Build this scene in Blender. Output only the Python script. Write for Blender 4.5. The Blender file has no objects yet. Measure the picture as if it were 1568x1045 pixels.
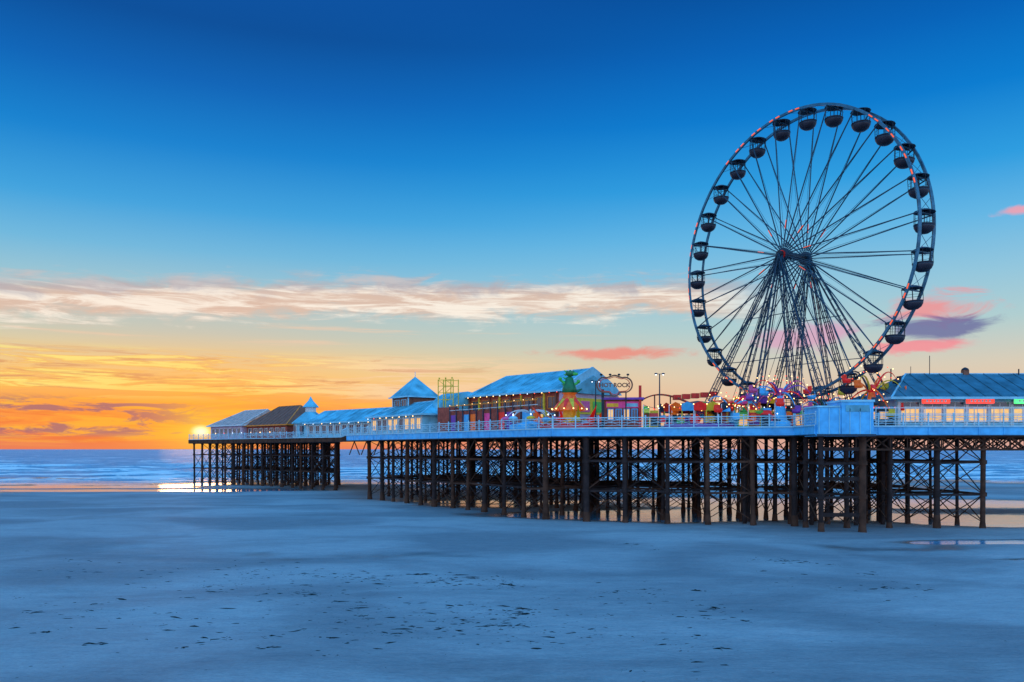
import bpy, math, random
import numpy as np
from mathutils import Vector, Matrix
random.seed(7)
rng = np.random.RandomState(11)
EYE = 7.8
F = 1250.0
def site(b, d):            # plan position from a pixel column and a distance in metres
    return ((b-784)/F*d, d)
def lvl(y, d):
    return EYE+(688-y)/F*d
def lin(c):
    return tuple(((x/255.0)/12.92 if x/255.0 <= 0.04045 else ((x/255.0+0.055)/1.055)**2.4) for x in c)

scene = bpy.context.scene
# ------------------------------------------------------------ materials
def mat(name, col, rough=0.6, metal=0.0, var=0.25, scale=3.0, bump=0.0, emit=0.0, ecol=None, spec=0.4):
    m = bpy.data.materials.new(name); m.use_nodes = True
    nt = m.node_tree; b = nt.nodes['Principled BSDF']
    b.inputs['Roughness'].default_value = rough
    b.inputs['Metallic'].default_value = metal
    b.inputs['Specular IOR Level'].default_value = spec
    tc = nt.nodes.new('ShaderNodeTexCoord')
    n = nt.nodes.new('ShaderNodeTexNoise'); n.inputs['Scale'].default_value = scale
    n.inputs['Detail'].default_value = 5
    nt.links.new(tc.outputs['Object'], n.inputs['Vector'])
    r = nt.nodes.new('ShaderNodeValToRGB')
    r.color_ramp.elements[0].position = 0.3; r.color_ramp.elements[1].position = 0.7
    r.color_ramp.elements[0].color = (*[c*(1-var) for c in col], 1)
    r.color_ramp.elements[1].color = (*[min(1, c*(1+var*0.6)) for c in col], 1)
    nt.links.new(n.outputs['Fac'], r.inputs['Fac'])
    nt.links.new(r.outputs['Color'], b.inputs['Base Color'])
    if bump:
        bp = nt.nodes.new('ShaderNodeBump'); bp.inputs['Strength'].default_value = bump
        nt.links.new(n.outputs['Fac'], bp.inputs['Height']); nt.links.new(bp.outputs['Normal'], b.inputs['Normal'])
    if emit:
        b.inputs['Emission Color'].default_value = (*(ecol or col), 1)
        b.inputs['Emission Strength'].default_value = emit
    return m
IRON = mat('pile_iron', (0.040,0.023,0.021), 0.75, 0.0, 0.5, 1.5, 0.3, spec=.2)
IRON2 = mat('pile_rust', (0.095,0.040,0.024), 0.85, 0.0, 0.5, 1.2, 0.3, spec=.2)
PLANK = mat('deck_timber', (0.12,0.09,0.07), 0.8, 0, 0.4, 4)
BLUE = mat('fascia_blue_paint', (0.09,0.52,0.95), 0.45, 0, 0.25, 1.2)
LBLUE = mat('pale_blue_paint', (0.30,0.66,0.80), 0.5, 0, 0.3, 0.7)
WHITE = mat('white_paint', (0.8,0.78,0.76), 0.5, 0, 0.2, 1.0)
RAIL = mat('railing_paint', (0.42,0.70,0.8), 0.45, 0, 0.2, 2.0)
ROOFB = mat('roof_blue_sheet', (0.14,0.48,0.60), 0.5, 0, 0.5, 0.45)
ROOFD = mat('roof_dark_slate', (0.05,0.16,0.22), 0.5, 0, 0.45, 0.8)
ROOFG = mat('roof_grey', (0.65,0.42,0.36), 0.5, 0, 0.3, 1.0)
ROOFBR = mat('roof_brown', (0.26,0.09,0.05), 0.6, 0, 0.3, 1.0)
BRICK = mat('brick_red', (0.42,0.08,0.05), 0.7, 0, 0.4, 2)
LILAC = mat('lilac_wall', (0.66,0.46,0.58), 0.6, 0, 0.2, 1)
YEL = mat('yellow_paint', (0.9,0.6,0.03), 0.4, 0, 0.2, 2)
RED = mat('red_paint', (0.9,0.025,0.015), 0.4, 0, 0.25, 2)
ORA = mat('orange_paint', (0.95,0.24,0.015), 0.4, 0, 0.25, 2)
GRN = mat('green_paint', (0.09,0.55,0.08), 0.4, 0, 0.3, 2)
DGRN = mat('dark_green_paint', (0.02,0.2,0.07), 0.4, 0, 0.4, 2)
PNK = mat('pink_paint', (0.9,0.12,0.33), 0.4, 0, 0.25, 2)
PUR = mat('purple_paint', (0.25,0.06,0.42), 0.4, 0, 0.25, 2)
BLK = mat('dark_steel', (0.02,0.024,0.035), 0.45, 0.3, 0.4, 3)
NAVY = mat('navy_steel', (0.02,0.055,0.09), 0.45, 0.2, 0.3, 2)
STEELB = mat('rim_blue_steel', (0.05,0.17,0.25), 0.4, 0.2, 0.4, 1.5)
GLASS = mat('window_glass', (0.03,0.06,0.1), 0.1, 0, 0.3, 1, spec=0.8)
WARM = mat('lit_window', (0.8,0.5,0.2), 0.4, 0, 0.5, 1.5, emit=0.75, ecol=(1.0,0.5,0.14))
BULB = mat('bulb_warm', (1,0.7,0.3), 0.4, emit=4, ecol=(1,0.55,0.2))
BULBR = mat('bulb_red', (1,0.1,0.05), 0.4, emit=2.0, ecol=(1,0.08,0.03))
RIML = mat('rim_lamp_red', (0.7,0.06,0.03), 0.4, emit=0.9, ecol=(1,0.14,0.03))
BULBW = mat('bulb_white', (1,1,1), 0.4, emit=2.0, ecol=(0.8,0.9,1))
SIGNR = mat('sign_red_lit', (0.9,0.05,0.03), 0.4, emit=1.2, ecol=(1,0.06,0.03))
SIGNG = mat('sign_green_lit', (0.1,0.9,0.2), 0.4, emit=1.3, ecol=(0.1,1,0.25))
NR = mat('red_paint_glow', (0.75,0.02,0.015), 0.4, 0, .4, 2, emit=.16, ecol=(1,.03,.02))  # this and next ride colours have slight emission put in, cars and arms too
NO_ = mat('orange_paint_glow', (0.85,0.14,0.01), 0.4, 0, .4, 2, emit=.16, ecol=(1,.16,.01))
NY = mat('yellow_paint_glow', (0.85,0.5,0.02), 0.4, 0, .4, 2, emit=.12, ecol=(1,.5,.03))
NP = mat('pink_paint_glow', (0.75,0.06,0.28), 0.4, 0, .4, 2, emit=.12, ecol=(1,.06,.3))
WEED = mat('seaweed', (0.018,0.016,0.015), 0.8, 0, 0.5, 5, spec=.15)

# ------------------------------------------------------------ mesh builder
class MB:
    def __init__(s): s.v=[]; s.f=[]; s.m=[]; s.mats=[]; s.T=Matrix.Identity(4); s.sm=[]
    def mi(s, m):
        if m not in s.mats: s.mats.append(m)
        return s.mats.index(m)
    def add(s, vs, fs, m, smooth=False):
        o=len(s.v); T=s.T
        s.v.extend([tuple(T@Vector(p)) for p in vs]); k=s.mi(m)
        for f in fs: s.f.append([o+i for i in f]); s.m.append(k); s.sm.append(smooth)
    def frame(s, ox, oy, dx, dy, oz=0):
        l=math.hypot(dx,dy); dx/=l; dy/=l
        s.T=Matrix(((dx,-dy,0,ox),(dy,dx,0,oy),(0,0,1,oz),(0,0,0,1)))
    def box(s, x0,x1,y0,y1,z0,z1, m):
        s.add([(x0,y0,z0),(x1,y0,z0),(x1,y1,z0),(x0,y1,z0),(x0,y0,z1),(x1,y0,z1),(x1,y1,z1),(x0,y1,z1)],
              [(0,3,2,1),(4,5,6,7),(0,1,5,4),(1,2,6,5),(2,3,7,6),(3,0,4,7)], m)
    def _fr(s,p0,p1):
        p0=Vector(p0);p1=Vector(p1);d=(p1-p0)
        if d.length<1e-6: d=Vector((0,0,1))
        d.normalize(); up=Vector((0,0,1)) if abs(d.z)<0.95 else Vector((1,0,0))
        a=d.cross(up).normalized(); b=a.cross(d).normalized(); return p0,p1,a,b
    def beam(s,p0,p1,w,m,h=None):
        h=h or w; p0,p1,a,b=s._fr(p0,p1); a=a*w/2;b=b*h/2
        s.add([p0-a-b,p0+a-b,p0+a+b,p0-a+b,p1-a-b,p1+a-b,p1+a+b,p1-a+b],
              [(0,3,2,1),(4,5,6,7),(0,1,5,4),(1,2,6,5),(2,3,7,6),(3,0,4,7)], m)
    def cyl(s,p0,p1,r,m,n=8,r1=None):
        r1=r if r1 is None else r1
        p0,p1,a,b=s._fr(p0,p1); vs=[]
        for (p,q) in ((p0,r),(p1,r1)):
            for i in range(n):
                t=2*math.pi*i/n; vs.append(p+a*math.cos(t)*q+b*math.sin(t)*q)
        fs=[(i,(i+1)%n,n+(i+1)%n,n+i) for i in range(n)]
        s.add(vs,fs,m,True); s.add(vs,[tuple(range(n-1,-1,-1)),tuple(range(n,2*n))],m)
    def lathe(s,c,prof,m,n=16,sx=1,sy=1,smooth=True):
        vs=[];fs=[];k=len(prof)
        for i in range(n):
            t=2*math.pi*i/n
            for r,z in prof: vs.append((c[0]+r*sx*math.cos(t),c[1]+r*sy*math.sin(t),c[2]+z))
        for i in range(n):
            j=(i+1)%n
            for q in range(k-1): fs.append((i*k+q,j*k+q,j*k+q+1,i*k+q+1))
        s.add(vs,fs,m,smooth)
    def ball(s,c,r,m,n=10,sx=1,sy=1,sz=1):
        s.lathe(c,[(max(0.001,r*math.sin(math.pi*i/6)),-r*sz*math.cos(math.pi*i/6)) for i in range(7)],m,n,sx,sy)
    def prism(s,poly,z0,z1,m):
        n=len(poly); vs=[(x,y,z0) for x,y in poly]+[(x,y,z1) for x,y in poly]
        s.add(vs,[tuple(range(n-1,-1,-1)),tuple(range(n,2*n))]+[(i,(i+1)%n,n+(i+1)%n,n+i) for i in range(n)],m)
    def xprism(s,prof,x0,x1,m):   # profile in (y,z) extruded along x
        n=len(prof); vs=[(x0,y,z) for y,z in prof]+[(x1,y,z) for y,z in prof]
        s.add(vs,[tuple(range(n)),tuple(range(2*n-1,n-1,-1))]+[(i,n+i,n+(i+1)%n,(i+1)%n) for i in range(n)],m)
    def lattice(s,p0,p1,w0,w1,n,mc,mb,t=0.13,tb=0.07):
        p0,p1,a,b=s._fr(p0,p1); rings=[]
        for i in range(n+1):
            k=i/n; c=p0.lerp(p1,k); w=(w0+(w1-w0)*k)/2
            rings.append([c-a*w-b*w,c+a*w-b*w,c+a*w+b*w,c-a*w+b*w])
        for q in range(4): s.beam(rings[0][q],rings[-1][q],t,mc)
        for i in range(n):
            for q in range(4):
                q2=(q+1)%4
                s.beam(rings[i][q],rings[i][q2],tb,mb)
                if q%2==0: s.beam(rings[i][q] if i%2 else rings[i][q2], rings[i+1][q2] if i%2 else rings[i+1][q],tb*0.7,mb)
    def build(s,name,parent=None):
        me=bpy.data.meshes.new(name); me.from_pydata(s.v,[],s.f)
        for m in s.mats: me.materials.append(m)
        me.polygons.foreach_set('material_index',s.m); me.polygons.foreach_set('use_smooth',s.sm); me.update()
        o=bpy.data.objects.new(name,me); scene.collection.objects.link(o)
        if parent: o.parent=parent
        return o

def empty(name, loc=(0,0,0)):
    e=bpy.data.objects.new(name,None); e.location=loc; scene.collection.objects.link(e); return e

# ------------------------------------------------------------ value noise
class VN:
    def __init__(s,seed): s.g=np.random.RandomState(seed).rand(256,256)
    def __call__(s,x,y):
        xi=np.floor(x).astype(int); yi=np.floor(y).astype(int); fx=x-xi; fy=y-yi
        fx=fx*fx*(3-2*fx); fy=fy*fy*(3-2*fy); g=s.g
        a=g[xi%256,yi%256];b=g[(xi+1)%256,yi%256];c=g[xi%256,(yi+1)%256];d=g[(xi+1)%256,(yi+1)%256]
        return (a*(1-fx)+b*fx)*(1-fy)+(c*(1-fx)+d*fx)*fy-0.5
vn=[VN(i) for i in range(8)]
def sstep(a,b,x):
    t=np.clip((x-a)/(b-a),0,1); return t*t*(3-2*t)
SEA_Z=-0.15
def sand_h(X,Y):
    h=-0.0042*np.clip(Y-150,0,None)
    h=h+0.16*vn[0](X/26,Y/22)*sstep(15,150,Y)+0.16*vn[1](X/9,Y/6)*(1-.5*sstep(60,90,Y))+0.09*vn[2](X/3.2,Y/2.0)*(1-.6*sstep(60,90,Y))+0.025*vn[3](X/0.9,Y/0.8)
    h=h+0.09*vn[4](X/60,Y/9)*sstep(25,60,Y)
    def dip(x,y,rx,ry,dp):
        return -dp*np.exp(-(((X-x)/rx)**2+((Y-y)/ry)**2)**1.5)
    h=h+dip(44,69.5,10,1.7,0.38)+dip(46,58.5,12,1.2,0.34)+dip(55,90,14,8,.3)
    h=h+dip(22,98,26,10,0.26)+dip(-5,118,14,10,0.2)+dip(50,120,40,14,0.22)
    h=h+dip(-80,156,32,5,0.3)+dip(-115,148,30,3,0.28)+dip(-110,170,40,5,0.25)
    h=h-0.6*sstep(260,600,Y)
    return h
def sheet(name,xs,ys,fn,m):
    X,Y=np.meshgrid(xs,ys); Z=fn(X,Y)
    n=len(xs); k=len(ys)
    v=np.stack([X,Y,Z],-1).reshape(-1,3)
    i=np.arange((k-1)*n).reshape(k-1,n)[:,:-1].ravel()
    f=np.stack([i,i+1,i+n+1,i+n],-1)
    me=bpy.data.meshes.new(name)
    me.vertices.add(len(v)); me.vertices.foreach_set('co',v.ravel())
    me.loops.add(f.size); me.loops.foreach_set('vertex_index',f.ravel())
    me.polygons.add(len(f)); me.polygons.foreach_set('loop_start',np.arange(0,f.size,4)); me.polygons.foreach_set('loop_total',np.full(len(f),4))
    me.polygons.foreach_set('use_smooth',np.ones(len(f),bool)); me.materials.append(m); me.update(); me.validate()
    o=bpy.data.objects.new(name,me); scene.collection.objects.link(o); return o

def sand_mat():
    m=bpy.data.materials.new('wet_sand'); m.use_nodes=True; nt=m.node_tree; b=nt.nodes['Principled BSDF']; L=nt.links
    geo=nt.nodes.new('ShaderNodeNewGeometry')
    def noise(scale,sc=(1,1,1),det=6,rough=0.55,dist=0):
        mp=nt.nodes.new('ShaderNodeMapping'); mp.inputs['Scale'].default_value=sc; L.new(geo.outputs['Position'],mp.inputs['Vector'])
        n=nt.nodes.new('ShaderNodeTexNoise'); n.inputs['Scale'].default_value=scale; n.inputs['Detail'].default_value=det; n.inputs['Roughness'].default_value=rough; n.inputs['Distortion'].default_value=dist
        L.new(mp.outputs['Vector'],n.inputs['Vector']); return n.outputs['Fac']
    def ramp(f,p0,p1,c0,c1):
        r=nt.nodes.new('ShaderNodeValToRGB'); r.color_ramp.elements[0].position=p0; r.color_ramp.elements[1].position=p1
        r.color_ramp.elements[0].color=(*c0,1); r.color_ramp.elements[1].color=(*c1,1); L.new(f,r.inputs['Fac']); return r.outputs['Color']
    def mix(f,a,c,bt='MIX'):
        x=nt.nodes.new('ShaderNodeMix'); x.data_type='RGBA'; x.blend_type=bt
        if isinstance(f,float): x.inputs[0].default_value=f
        else: L.new(f,x.inputs[0])
        L.new(a,x.inputs[6]); L.new(c,x.inputs[7]); return x.outputs[2]
    big=noise(0.05,(1,1.6,1),4,0.5,0.6); med=noise(0.5,(1,2.2,1),6,0.6); fine=noise(6,(1,1.5,1),6,0.7); rip=noise(2.2,(.7,2.4,1),5,.6,.8)
    c=ramp(big,0.40,0.60,(0.33,0.285,0.285),(0.53,0.455,0.44))
    c=mix(0.6,c,ramp(med,0.3,0.7,(0.70,0.70,0.74),(1,1,1)),'MULTIPLY')
    c=mix(0.7,c,ramp(fine,0.3,0.65,(0.66,0.66,0.70),(1,1,1)),'MULTIPLY')
    c=mix(0.5,c,ramp(rip,0.35,0.55,(0.74,0.74,0.78),(1,1,1)),'MULTIPLY')
    sp=nt.nodes.new('ShaderNodeSeparateXYZ'); L.new(geo.outputs['Position'],sp.inputs[0])
    mr=nt.nodes.new('ShaderNodeMapRange'); mr.inputs['From Min'].default_value=-0.15; mr.inputs['From Max'].default_value=-0.06; mr.interpolation_type='SMOOTHSTEP'
    L.new(sp.outputs['Z'],mr.inputs['Value'])
    w=ramp(mr.outputs['Result'],0,1,(0.3,0.27,0.26),(1,1,1)); c=mix(1.0,c,w,'MULTIPLY')
    L.new(c,b.inputs['Base Color'])
    r=nt.nodes.new('ShaderNodeMapRange'); r.inputs['To Min'].default_value=0.22; r.inputs['To Max'].default_value=0.7
    L.new(mr.outputs['Result'],r.inputs['Value']); L.new(r.outputs['Result'],b.inputs['Roughness'])
    b.inputs['Specular IOR Level'].default_value=0.25
    b1=nt.nodes.new('ShaderNodeBump'); b1.inputs['Strength'].default_value=0.8; b1.inputs['Distance'].default_value=0.18; L.new(med,b1.inputs['Height'])
    b3=nt.nodes.new('ShaderNodeBump'); b3.inputs['Strength'].default_value=0.7; b3.inputs['Distance'].default_value=0.07; L.new(rip,b3.inputs['Height']); L.new(b1.outputs['Normal'],b3.inputs['Normal'])
    b2=nt.nodes.new('ShaderNodeBump'); b2.inputs['Strength'].default_value=0.6; b2.inputs['Distance'].default_value=0.035; L.new(fine,b2.inputs['Height']); L.new(b3.outputs['Normal'],b2.inputs['Normal'])
    L.new(b2.outputs['Normal'],b.inputs['Normal'])
    return m
def sea_mat():
    m=bpy.data.materials.new('sea_water'); m.use_nodes=True; nt=m.node_tree; b=nt.nodes['Principled BSDF']; L=nt.links
    geo=nt.nodes.new('ShaderNodeNewGeometry')
    def noise(scale,sc,det=6,rough=0.6,dist=0):
        mp=nt.nodes.new('ShaderNodeMapping'); mp.inputs['Scale'].default_value=sc; L.new(geo.outputs['Position'],mp.inputs['Vector'])
        n=nt.nodes.new('ShaderNodeTexNoise'); n.inputs['Scale'].default_value=scale; n.inputs['Detail'].default_value=det; n.inputs['Roughness'].default_value=rough; n.inputs['Distortion'].default_value=dist
        L.new(mp.outputs['Vector'],n.inputs['Vector']); return n.outputs['Fac']
    sp=nt.nodes.new('ShaderNodeSeparateXYZ'); L.new(geo.outputs['Position'],sp.inputs[0])
    def mr(v,a,c,d=0,e=1):
        r=nt.nodes.new('ShaderNodeMapRange'); r.interpolation_type='SMOOTHSTEP'
        for k,x in zip(('From Min','From Max','To Min','To Max'),(a,c,d,e)): r.inputs[k].default_value=x
        L.new(v,r.inputs['Value']); return r.outputs['Result']
    def mul(a,c,op='MULTIPLY'):
        f=nt.nodes.new('ShaderNodeMath'); f.operation=op; f.use_clamp=True; L.new(a,f.inputs[0]); L.new(c,f.inputs[1]); return f.outputs[0]
    foamn=noise(1.0,(0.09,0.11,1),8,0.78,0.4)
    foam2=noise(1.0,(0.02,0.035,1),8,0.75,0.4)
    surf=noise(1.0,(0.016,0.115,1),6,0.62,0.8)      # long breaker lines
    far=mr(sp.outputs['Y'],174,200)
    crest=mul(mr(sp.outputs['Z'],-0.05,0.12),mr(foamn,0.38,0.52))
    f=mul(mul(mul(mr(foamn,0.55,0.63),far),crest,'ADD'),mr(sp.outputs['Y'],900,350,0,.9))
    f=mul(f,mul(mr(foam2,0.54,0.60),mr(sp.outputs['Y'],320,500,0,.7)),'ADD')
    f=mul(f,mul(mul(mr(surf,0.53,0.565),far),mr(sp.outputs['Y'],420,300)),'ADD')
    x=nt.nodes.new('ShaderNodeMix'); x.data_type='RGBA'; L.new(f,x.inputs[0]); x.inputs[6].default_value=(0.09,0.30,0.44,1); x.inputs[7].default_value=(0.95,0.93,0.92,1)
    L.new(x.outputs[2],b.inputs['Base Color'])
    L.new(mr(sp.outputs['Y'],172,230,0.05,0.35),b.inputs['Roughness'])
    b.inputs['IOR'].default_value=1.33; b.inputs['Specular IOR Level'].default_value=0.5
    wv=noise(1.0,(0.22,0.6,1),6,0.65)
    bp=nt.nodes.new('ShaderNodeBump'); L.new(wv,bp.inputs['Height']); L.new(mr(sp.outputs['Y'],172,225,0.06,1.0),bp.inputs['Strength']); bp.inputs['Distance'].default_value=1.2
    L.new(bp.outputs['Normal'],b.inputs['Normal'])
    return m
xs=np.concatenate([[-9000,-2500,-800,-350],np.linspace(-180,130,560),[300,800,2500,9000]])
ys=np.concatenate([[-400,-60,0,8],np.geomspace(15,60,300)[:-1],np.linspace(60,260,320),[350,600,1500]])
sheet('sand_beach',xs,ys,sand_h,sand_mat())
def sea_h(X,Y):
    a=sstep(178,225,Y)*(1-sstep(700,1500,Y))
    ph=(Y+16*vn[5](X/60,Y/40))/2.3+4*vn[6](X/30,Y/30)
    h=(np.sin(ph)*.5+.5)**3*0.85*np.clip(0.35+1.4*vn[7](X/20,Y/14),0.05,1)+0.22*vn[2](X/4,Y/2.5)-.1
    return SEA_Z+a*h
xs2=np.concatenate([[-30000,-6000,-1500,-600],np.linspace(-330,330,400),[600,1500,6000,30000]])
ys2=np.concatenate([[40,80,120,150],np.linspace(170,420,500),np.geomspace(425,1500,80),[2500,5000,10000,30000]])
sheet('sea',xs2,ys2,sea_h,sea_mat())

# ------------------------------------------------------------ pier
DZ=10.0
pier=empty('seaside_pier')
P0=(-77,195);P1=(-31.5,152);P2=(-26.5,132);P3=(4.5,89);P4=(28.6,82.5);P5=(28.6,76.5);P6=(33.6,76.5);P7=(33.6,80.5);P8=(78,80.5)
front=[P0,P1,P2,P3,P4,P5,P6,P7,P8]
back=[(78,112),(50,118),(33,122),(-4,158),(-33,190),(-60,218)]
poly=front+back
d=MB(); d.prism(poly,9.55,DZ,PLANK); d.build('deck',pier)
def inpoly(x,y,pl):
    c=False;n=len(pl);j=n-1
    for i in range(n):
        xi,yi=pl[i];xj,yj=pl[j]
        if (yi>y)!=(yj>y) and x<(xj-xi)*(y-yi)/(yj-yi)+xi: c=not c
        j=i
    return c
fa=MB(); ra=MB()
for a,b in zip(front[:-1],front[1:]):
    L_=math.hypot(b[0]-a[0],b[1]-a[1]); fa.frame(a[0],a[1],b[0]-a[0],b[1]-a[1])
    far=a[1]>135
    fa.box(0.0,L_,-0.22,-0.003,9.16,DZ+0.05,IRON2 if far else BLUE)
    fa.box(-0.03,L_+0.03,-0.32,-0.223,9.98,DZ+0.12,RAIL)
    fa.box(-0.02,L_+0.02,-0.28,-0.225,9.10,9.2,NAVY if not far else IRON)
    n=max(1,int(L_/2.4))
    for i in range(n+1):
        x=L_*i/n
        fa.box(x-0.07,x+0.07,-0.28,-0.226,9.22,9.97,BLUE if not far else IRON2)
    ra.T=fa.T.copy()
    for z in (10.32,10.62,10.9,11.15): ra.beam((0,-0.12,z),(L_,-0.12,z),0.045 if z<11 else 0.09,RAIL)
    for i in range(n+1):
        x=L_*i/n; ra.beam((x,-0.12,DZ+.1),(x,-0.12,11.25),0.11,RAIL); ra.ball((x,-0.12,11.3),0.09,RAIL,6)
        if i<n:
            x2=L_*(i+1)/n
            ra.beam((x,-.12,10.3),(x2,-.12,11.1),.03,RAIL); ra.beam((x,-.12,11.1),(x2,-.12,10.3),.03,RAIL)
    k=int(L_/0.8)
    for i in range(k): ra.beam((L_*i/k,-.12,10.3),(L_*i/k,-.12,11.1),.025,RAIL)
fa.build('fascia',pier); ra.build('railing',pier)
piles=MB()
def pilegrid(poly,o,u,v,su,sv,nu,nv,skip,thick=1.0):
    ul=math.hypot(*u);vl=math.hypot(*v);u=(u[0]/ul*su,u[1]/ul*su);v=(v[0]/vl*sv,v[1]/vl*sv)
    pts={}
    for j in range(nv):
        for i in range(nu):
            x=o[0]+u[0]*i+v[0]*j; y=o[1]+u[1]*i+v[1]*j
            if inpoly(x,y,poly) and not skip(x,y): pts[(i,j)]=(x+random.uniform(-.25,.25),y+random.uniform(-.15,.15))
    for (i,j),(x,y) in pts.items():
        r=(0.28 if j==0 else 0.19)*thick*random.uniform(.75,1.2); mm=random.choice([IRON,IRON,IRON2])
        lx,ly=random.uniform(-.12,.12),random.uniform(-.1,.1)
        piles.cyl((x+lx,y+ly,-1.2),(x,y,9.5),r,mm,8)
        for z in (3.3,6.5,9.1): piles.cyl((x,y,z-.2),(x,y,z+.2),r+.09,mm,8)
        piles.cyl((x+lx,y+ly,-.6),(x+lx*.9,y+ly*.9,.5+random.random()*.8),r+.14,IRON2,8,r+.02)
        for (di,dj) in ((1,0),(0,1)):
            q=pts.get((i+di,j+dj))
            if not q: continue
            piles.beam((x,y,9.3),(q[0],q[1],9.3),.3,mm,.5)
            for z in (3.3,6.5): piles.beam((x,y,z+random.uniform(-.15,.15)),(q[0],q[1],z),.15,mm,.22)
            for (za,zb) in ((0.5,3.3),(3.3,6.5),(6.5,9.1)):
                if zb<4 and random.random()<.2: continue
                if zb>7 and random.random()<.5: continue
                mb_=random.choice([IRON,IRON2])
                piles.beam((x,y,za),(q[0],q[1],zb),.08,mb_)
                if random.random()<.8: piles.beam((x,y,zb),(q[0],q[1],za),.08,mb_)
pilegrid(poly,(P0[0]+.8,P0[1]+1),(45.5,-43),(0.25,1),3.9,5.5,17,5,lambda x,y: x>-0.206*y,1.0)
pilegrid(poly,(P2[0]+1.6,P2[1]-.2),(31,-43),(.813,.582),4.1,5.6,13,5,lambda x,y: x<-0.186*y or y>152)
pilegrid(poly,(P3[0]+3.4,P3[1]-.4),(24.1,-6.5),(.15,1),4.3,5.4,6,6,lambda x,y: x>29)
pilegrid(poly,(29.1,77.0),(1,0),(0,1),4.0,4.2,2,6,lambda x,y: False,1.15)
pilegrid(poly,(37.5,81.0),(1,0),(0,1),4.6,5.2,3,6,lambda x,y: x>48.5)
for (x,y) in ((35.4,84),(36.4,86),(38.6,85),(39.6,87.5),(37.6,89),(40.4,90),(24.5,86),(25.6,88.5),(31,84.5),(31.6,88)):
    piles.cyl((x,y,-1.2),(x,y,9.5),.24,IRON,8); piles.beam((x,y,2),(x+1.6,y+2.2,8.6),.1,IRON2); piles.beam((x-1.2,y+1,5),(x+1.6,y+1,5.1),.14,IRON)
for z in (1.6,5,7.8): piles.beam((29.1,77,z),(33.1,77,z),.3,IRON,.35)
for (a,b) in ((P2,P3),(P3,P4)):
    L_=math.hypot(b[0]-a[0],b[1]-a[1]); ux,uy=(b[0]-a[0])/L_,(b[1]-a[1])/L_
    n=int(L_/4.4)
    for i in range(n):
        x=a[0]+ux*(i+.5)*4.4; y=a[1]+uy*(i+.5)*4.4+.4
        for s in (-1,1): piles.beam((x,y,9.0),(x+s*ux*1.9,y+s*uy*1.9,6.9),.12,IRON2)
for k in range(7):
    o=3+k*3.6
    piles.beam((-26+o*.81,133+o*.58,9.35),(4.5+o*.81,90+o*.58,9.35),.25,IRON,.4)
    piles.beam((5,89.6+o,9.35),(77,82+o,9.35),.25,IRON,.4)
piles.build('iron_piles',pier)
tr=MB()
for yy in (80.7,90,100):
    for z in (9.05,7.75): tr.beam((34,yy,z),(78,yy,z),.16,IRON2,.2)
    n=26
    for i in range(n):
        x=34+44*i/n; x2=34+44*(i+1)/n
        tr.beam((x,yy,7.75),(x2,yy,9.05),.12,IRON2); tr.beam((x,yy,9.05),(x2,yy,7.75),.12,IRON2); tr.beam((x,yy,7.75),(x,yy,9.05),.1,IRON2)
for i in range(12):
    tr.beam((36+i*3.6,80.7,9.3),(36+i*3.6,111,9.3),.2,IRON,.3)
tr.build('lattice_girder',pier)

# ------------------------------------------------------------ building helper
def windows(mb,x0,x1,z0,z1,n,fr,gl,y=0,frac=.62):
    w=(x1-x0)/n
    for i in range(n):
        a=x0+w*i+w*(1-frac)/2; b=a+w*frac
        g_=gl if (gl is not WARM or random.random()>.25) else GLASS
        mb.box(a,b,y-.02,y+.03,z0,z1,g_)
        t=.09
        mb.box(a-t,a,y-.09,y+.02,z0-t,z1+t,fr); mb.box(b,b+t,y-.09,y+.02,z0-t,z1+t,fr)
        mb.box(a,b,y-.09,y+.02,z1,z1+t,fr); mb.box(a,b,y-.11,y+.02,z0-t,z0,fr)
        mb.box((a+b)/2-.03,(a+b)/2+.03,y-.06,y+.02,z0,z1,fr)
def hiproof(mb,x0,x1,y0,y1,ze,zr,hx0,hx1,m,oh=.45,trim=None):
    x0-=oh;x1+=oh;y0-=oh;y1+=oh;ym=(y0+y1)/2
    v=[(x0,y0,ze),(x1,y0,ze),(x1,y1,ze),(x0,y1,ze),(x0+hx0,ym,zr),(x1-hx1,ym,zr)]
    mb.add(v,[(0,1,5,4),(1,2,5),(2,3,4,5),(3,0,4),(0,3,2,1)],m)
    if trim:
        mb.box(x0-.05,x1+.05,y0-.12,y0-.004,ze-.18,ze+.08,trim); mb.box(x0-.12,x0-.004,y0,y1,ze-.18,ze+.08,trim); mb.box(x1+.004,x1+.12,y0,y1,ze-.18,ze+.08,trim)
        for a,b in ((v[0],v[4]),(v[1],v[5]),(v[4],v[5])): mb.beam(a,b,.18,trim,.12)
    n=int((x1-x0)/1.6)
    for i in range(1,n):
        x=x0+(x1-x0)*i/n; k=1.0
        if hx0>0: k=min(k,(x-x0)/hx0)
        if hx1>0: k=min(k,(x1-x)/hx1)
        mb.beam((x,y0,ze+.03),(x,y0+(ym-y0)*k,ze+(zr-ze)*k+.03),.08,m)
def bulbs(mb,x0,x1,y,z,step,r=.07):
    n=int((x1-x0)/step)
    for i in range(n+1): mb.ball((x0+i*step,y,z),r,random.choice([BULB,BULB,BULBR,BULBW]),5)

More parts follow.
